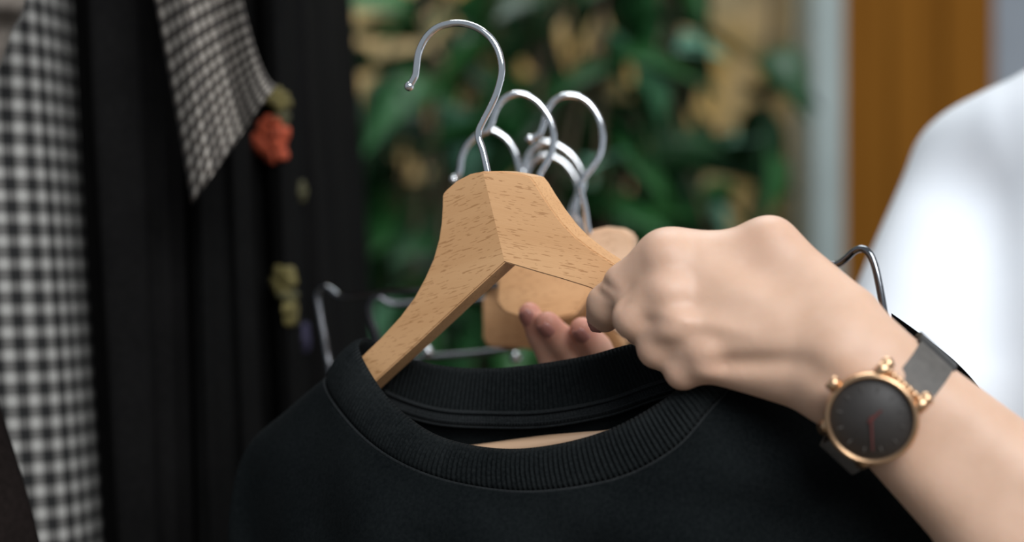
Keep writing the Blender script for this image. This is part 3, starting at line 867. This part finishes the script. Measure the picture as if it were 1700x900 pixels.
wbar('minute_hand', .001, -.001, -.0105, .0105, .0006, .0018, M_WHAND)
wbar('hour_hand', -.002, 0, .0065, .0005, .0008, .0014, M_WHAND)
for k in range(12):
    c_, s_ = math.cos(k*math.pi/6), math.sin(k*math.pi/6)
    wbar('hour_marker', .0135*c_, .0135*s_, .0160*c_, .0160*s_, .0003, .0012, M_STRAP)
cr = WC - wbv*.0195
child(tube('crown', [cr, cr - wbv*.002, cr - wbv*.0022, cr - wbv*.0062], [.002, .002, .0036, .0036], M_GOLD, seg=16), watch)
# strap loop round the wrist
SC = Vector(WR + FA*.0155 - PERP*.0035)
ax1 = Vector(PERP); fa = Vector(FA); ax2 = ax1.cross(fa).normalized()
V = []; S = 72; secs = [(-.0100, 0), (.0100, 0), (.0100, .0021), (-.0100, .0021)]
for i in range(S):
    a = 2*math.pi*i/S
    for fo, h in secs:
        V.append(SC + ax1*((.0338+h)*math.cos(a)) + ax2*((.0232+h)*math.sin(a)) + fa*fo)
Fc = [(i*4+k, i*4+(k+1) % 4, ((i+1) % S)*4+(k+1) % 4, ((i+1) % S)*4+k) for i in range(S) for k in range(4)]
st_ = child(mesh('strap', V, Fc, M_STRAP, smooth=False), watch)
# keeper loop round the strap on the upper side
V = []
for i in range(14):
    a = (-.5 + i/13*.75)*1.0
    for fo, h in [(-.0112, .0018), (.0112, .0018), (.0112, .0042), (-.0112, .0042)]:
        sgn = 1 if ax2.y > 0 else -1
        V.append(SC + ax1*((.0338+h)*math.cos(a)) + ax2*(sgn*(.0232+h)*math.sin(a+.15)) + fa*fo)
Fc = [(i*4+k, i*4+(k+1) % 4, (i+1)*4+(k+1) % 4, (i+1)*4+k) for i in range(13) for k in range(4)] + [(0, 1, 2, 3), (52, 53, 54, 55)]
child(mesh('strap_keeper', V, Fc, M_KEEP, smooth=False), watch)
for sgn in (-1, 1):
    for e in (-1, 1):
        p0 = WC + wa*(sgn*.0160) + wbv*(e*.0115) - wn*(.002 if sgn > 0 else .005); p1 = WC + wa*(sgn*(.0232 if sgn > 0 else .0205)) + wbv*(e*.0118) - wn*(.003 if sgn > 0 else .010)
        child(tube('lug', [p0, p0.lerp(p1, .5) + wn*.001, p1], [.0032, .0034, .0032], M_GOLD, seg=10, ball=.0034), watch)
    p0 = WC + wa*(sgn*.0215) - wbv*.0095 - wn*.0015; p1 = WC + wa*(sgn*.0215) + wbv*.0095 - wn*.0015
    for k in range(7 if sgn > 0 else 0):
        pk = p0.lerp(p1, k/6)
        child(tube('bracket_bead', [pk, pk + wn*.0002], .0012, M_GOLD, seg=8, ball=.0018), watch)

# ------------------------------------------------------------------ clothes rail and garments
def uvattr(o, vals):
    at = o.data.attributes.new('cloth', 'FLOAT_VECTOR', 'POINT'); at.data.foreach_set('vector', [c for v in vals for c in (v[0], v[1], 0)])
rack = thing('clothes_rail', 'black steel clothes rail above the hanging garments', 'clothes rack', (-.55, 1.42, 0))
M_RAIL = mat_plain('black_steel', (.02, .02, .02), .4, .6)
child(tube('rail', [(-1.0, 1.42, 1.80), (-.12, 1.42, 1.80)], .013, M_RAIL), rack)
for x in (-.98, -.215):
    child(tube('upright', [(x, 1.84, 0.02), (x, 1.84, 1.80), (x, 1.42, 1.80)], .013, M_RAIL), rack)
    child(tube('foot', [(x, 1.40, .015), (x, 1.95, .015)], .015, M_RAIL), rack)
def garment(name, label, cat, l0, r0, l1, r1, df, db, mat, fold=.006, nf=9, seed=0, sq=None, group=None, zb=.55):
    """hangs edge-on from the rail: thin in x, wide in y; l/r px edges at the top and bottom of the picture"""
    rr = random.Random(seed); ph = [rr.uniform(0, 6.28) for _ in range(4)]
    zt = 1.74; z0 = CAMZ + 450*df/F; z1_ = CAMZ - 450*df/F
    S, R = 96, 40; V, uv = [], []
    def X(px): return (px-850)*df/F
    yc = (df+db)/2
    for j in range(R):
        z = zt + (zb-zt)*(j/(R-1))**.9
        f = (z0-z)/(z0-z1_)
        xl, xr = X(l0)+(X(l1)-X(l0))*f, X(r0)+(X(r1)-X(r0))*f
        sh = min(1, max(.10, (zt - z)/.16))**.6
        xm, hx = (xl+xr)/2, (xr-xl)/2*min(1, .35+.65*sh)
        hy = (db-df)/2*sh; u = 0; prev = None
        for k in range(S):
            a = 2*math.pi*k/S
            ca, sa = math.cos(a), math.sin(a)
            cx = math.copysign(abs(ca)**.55, ca); cy = math.copysign(abs(sa)**.75, sa)
            wv = fold*min(1, (zt-z)*2.5)*(math.sin(nf*a + ph[0] + .5*math.sin(z*5+ph[1])) + .5*math.sin(2.3*nf*a+ph[2]+z*2))
            if sq and cx > .6: wv *= .35
            p = (xm + hx*cx + wv*ca*.6, 1.42 + (yc-1.42)*sh + hy*cy + wv*sa, z)
            V.append(p)
            if prev: u += math.hypot(p[0]-prev[0], p[1]-prev[1])
            prev = p; uv.append((u*sq if sq else u, z*sq if sq else z))
    Fc = [(j*S+k, j*S+(k+1) % S, (j+1)*S+(k+1) % S, (j+1)*S+k) for j in range(R-1) for k in range(S)]
    t = thing(name, label, cat, (X((l0+r0)/2), yc, 1.0), group)
    o = child(mesh('fabric', V, Fc, mat), t); uvattr(o, uv)
    xm = sum(v[0] for v in V[:S])/S
    hk = [(xm, 1.42, 1.72), (xm, 1.42, 1.765), (xm, 1.402, 1.785), (xm, 1.399, 1.80), (xm, 1.406, 1.816), (xm, 1.42, 1.8215), (xm, 1.434, 1.816), (xm, 1.4405, 1.80), (xm, 1.437, 1.79)]
    child(tube('hook', catmull(hk, 4), .0018, M_CHROME, seg=8), t)
    return t, o
garment('checked_shirt', 'black and white gingham checked shirt hanging on the rail', 'shirt', -260, 78, -200, 142, 1.10, 1.50, M_GINGHAM, .004, 5, 2, sq=1/.0148)
garment('black_coat', 'long black wool coat hanging against the gingham shirt', 'coat', 88, 280, 147, 297, 1.13, 1.52, M_BLACK1, .007, 8, 4)
garment('black_dress', 'black crepe dress with soft vertical folds beside the floral garment', 'dress', 288, 414, 303, 455, 1.17, 1.56, M_BLACK2, .007, 8, 6)
fl, flo = garment('floral_dress', 'black dress with orange and yellow embroidered flowers', 'dress', 415, 478, 455, 512, 1.20, 1.60, M_BLACK2, .004, 6, 9)
garment('black_jacket', 'plain black jacket hanging last on the rail by the foliage', 'jacket', 482, 504, 520, 560, 1.27, 1.74, M_BLACK1, .006, 7, 12)
# embroidered flowers lie on the floral dress
M_OR = mat_plain('orange_thread', (.30, .045, .014), .8, nscale=300, var=.45)
M_YE = mat_plain('yellow_thread', (.10, .08, .02), .8, nscale=300, var=.4)
M_PU = mat_plain('violet_thread', (.02, .016, .045), .8, nscale=300, var=.4)
M_GT = mat_plain('olive_thread', (.05, .045, .015), .8, nscale=300, var=.4)
bv = BVHTree.FromPolygons([v.co.copy() for v in flo.data.vertices], [tuple(p.vertices) for p in flo.data.polygons])
camv = Vector((0, 0, CAMZ))
def flower(px, py, r, mat, petals, seed):
    rr = random.Random(seed)
    d = (P(px, py, 1.0) - camv).normalized()
    hit, n, _, _ = bv.ray_cast(camv, d)
    if hit is None: return
    if n.dot(d) > 0: n = -n
    u = n.cross(Vector((0, 0, 1))).normalized(); v = u.cross(n)
    for k in range(petals):
        a0 = 2*math.pi*k/petals + rr.uniform(-.2, .2); V = []; L = r*rr.uniform(.8, 1.1); Wd = L*.42
        ax = u*math.cos(a0) + v*math.sin(a0); bx = n.cross(ax)
        m = 12
        V.append(hit + ax*L*.5 + n*.004)
        for i in range(m):
            t = 2*math.pi*i/m; V.append(hit + ax*(L*.55 + L*.5*math.cos(t)) + bx*Wd*math.sin(t) + n*.0028)
        for i in range(m):
            t = 2*math.pi*i/m; V.append(hit + ax*(L*.55 + L*.5*math.cos(t)) + bx*Wd*math.sin(t) - n*.004)
        Fc = [(0, 1+i, 1+(i+1) % m) for i in range(m)] + [(1+i, 1+m+i, 1+m+(i+1) % m, 1+(i+1) % m) for i in range(m)]
        child(mesh('petal', V, Fc, mat), fl)
flower(447, 232, .017, M_OR, 7, 1); flower(452, 210, .011, M_OR, 5, 2); flower(458, 250, .010, M_OR, 5, 12); flower(464, 165, .009, M_YE, 5, 3); flower(470, 195, .008, M_GT, 4, 4)
flower(470, 470, .012, M_YE, 6, 5); flower(484, 515, .011, M_YE, 6, 6); flower(478, 490, .008, M_GT, 4, 7); flower(505, 560, .012, M_PU, 6, 8); flower(500, 320, .008, M_GT, 4, 9)
# plaid cloth end with a pointed corner
def plaid():
    t = thing('plaid_scarf', 'brown and cream plaid cloth with a pointed corner hanging before the black dress', 'scarf', P(340, 100, 1.10))
    d0 = 1.085; nu, nv = 22, 34; V, uv = [], []
    for side_ in (0, 1):
        for i in range(nu):
            s = i/(nu-1)
            for j in range(nv):
                r = j/(nv-1)
                tx, ty = 175 + s*150, -400 - s*30          # over the rail, above the frame
                bx_, by_ = 318 + s*142, 340 - s*200
                mx, my = 255 + s*148, -10 + s*10
                x = (1-r)**2*tx + 2*r*(1-r)*(2*mx-.5*(tx+bx_)) + r*r*bx_; y = (1-r)**2*ty + 2*r*(1-r)*(2*my-.5*(ty+by_)) + r*r*by_
                d = d0 + .010*math.sin(s*9 + r*3) + side_*(.010*math.sin(math.pi*s)**.5 + .002) + max(0, -60-y)/400*.36
                V.append(P(x, y, d)); uv.append((s*11.5, r*25 + s*3.0))
    n1 = nu*nv
    Fc = grid_faces(nu, nv) + [tuple(reversed(f)) for f in grid_faces(nu, nv, off=n1)]
    for j in range(nv-1):
        Fc.append((j, j+1, n1+j+1, n1+j)); b = (nu-1)*nv; Fc.append((b+j+1, b+j, n1+b+j, n1+b+j+1))
    for i in range(nu-1):
        a, b = i*nv+nv-1, (i+1)*nv+nv-1; Fc.append((a, b, n1+b, n1+a))
    o = child(mesh('cloth', V, Fc, M_PLAID), t); uvattr(o, uv)
plaid()
def hanging_tube(name, label, cat, pts, mat):
    cl = catmull([(*P(a, b, d), r) for a, b, d, r in pts], 8); V = []; S = 28
    for i, c in enumerate(cl):
        for k in range(S):
            a = 2*math.pi*k/S; wv = 1 + .05*math.sin(3*a+i*.2)
            V.append((c[0]+math.cos(a)*c[3]*wv, c[1]+math.sin(a)*c[3]*.6*wv, c[2]))
    n = len(cl)
    Fc = [(i*S+k, i*S+(k+1) % S, (i+1)*S+(k+1) % S, (i+1)*S+k) for i in range(n-1) for k in range(S)] + [tuple(range(S)), tuple((n-1)*S+k for k in range(S))]
    return tag(mesh(name, V, Fc, mat), label, cat)
hanging_tube('brown_jacket', 'dark brown jacket sleeve hanging over the gingham shirt', 'jacket', [(-350, -645, 1.42, .045), (-300, 0, 1.05, .055), (-215, 450, 1.0, .055), (-140, 700, .99, .053), (-86, 900, .98, .05), (-40, 1150, .98, .048)], M_BROWN)
hanging_tube('beige_shirt', 'greyish beige shirt edge showing beside the gingham shirt', 'shirt', [(-90, -645, 1.42, .030), (-45, -100, 1.06, .030), (-55, 60, 1.05, .027), (-90, 200, 1.05, .02)], M_BEIGE)
# black garment behind the forearm, on the wire hanger
V = []
nu, nv = 24, 20
top = catmull([(1480, 520, 0), (1530, 556, 0), (1590, 604, 0), (1632, 655, 0), (1652, 720, 0)], 8)
for sd in (0, 1):
    for i in range(len(top)):
        for j in range(nv):
            r = j/(nv-1); s = i/(len(top)-1)
            V.append(P(top[i][0] + r*(-40+60*s), top[i][1] + r*(1500-top[i][1]), .905 + .012*math.sin(s*7)*r + sd*.018*(.25+.75*min(1, r*3))))
n1 = len(top)*nv
Fc = grid_faces(len(top), nv) + [tuple(reversed(f)) for f in grid_faces(len(top), nv, off=n1)]
for i in range(len(top)-1): Fc.append((i*nv, (i+1)*nv, n1+(i+1)*nv, n1+i*nv))
for j in range(nv-1):
    b = (len(top)-1)*nv; Fc.append((b+j, b+j+1, n1+b+j+1, n1+b+j)); Fc.append((j+1, j, n1+j, n1+j+1))
tag(mesh('black_cardigan', V, Fc, M_BLACK1), 'black cardigan showing as a thin edge behind the forearm', 'cardigan')
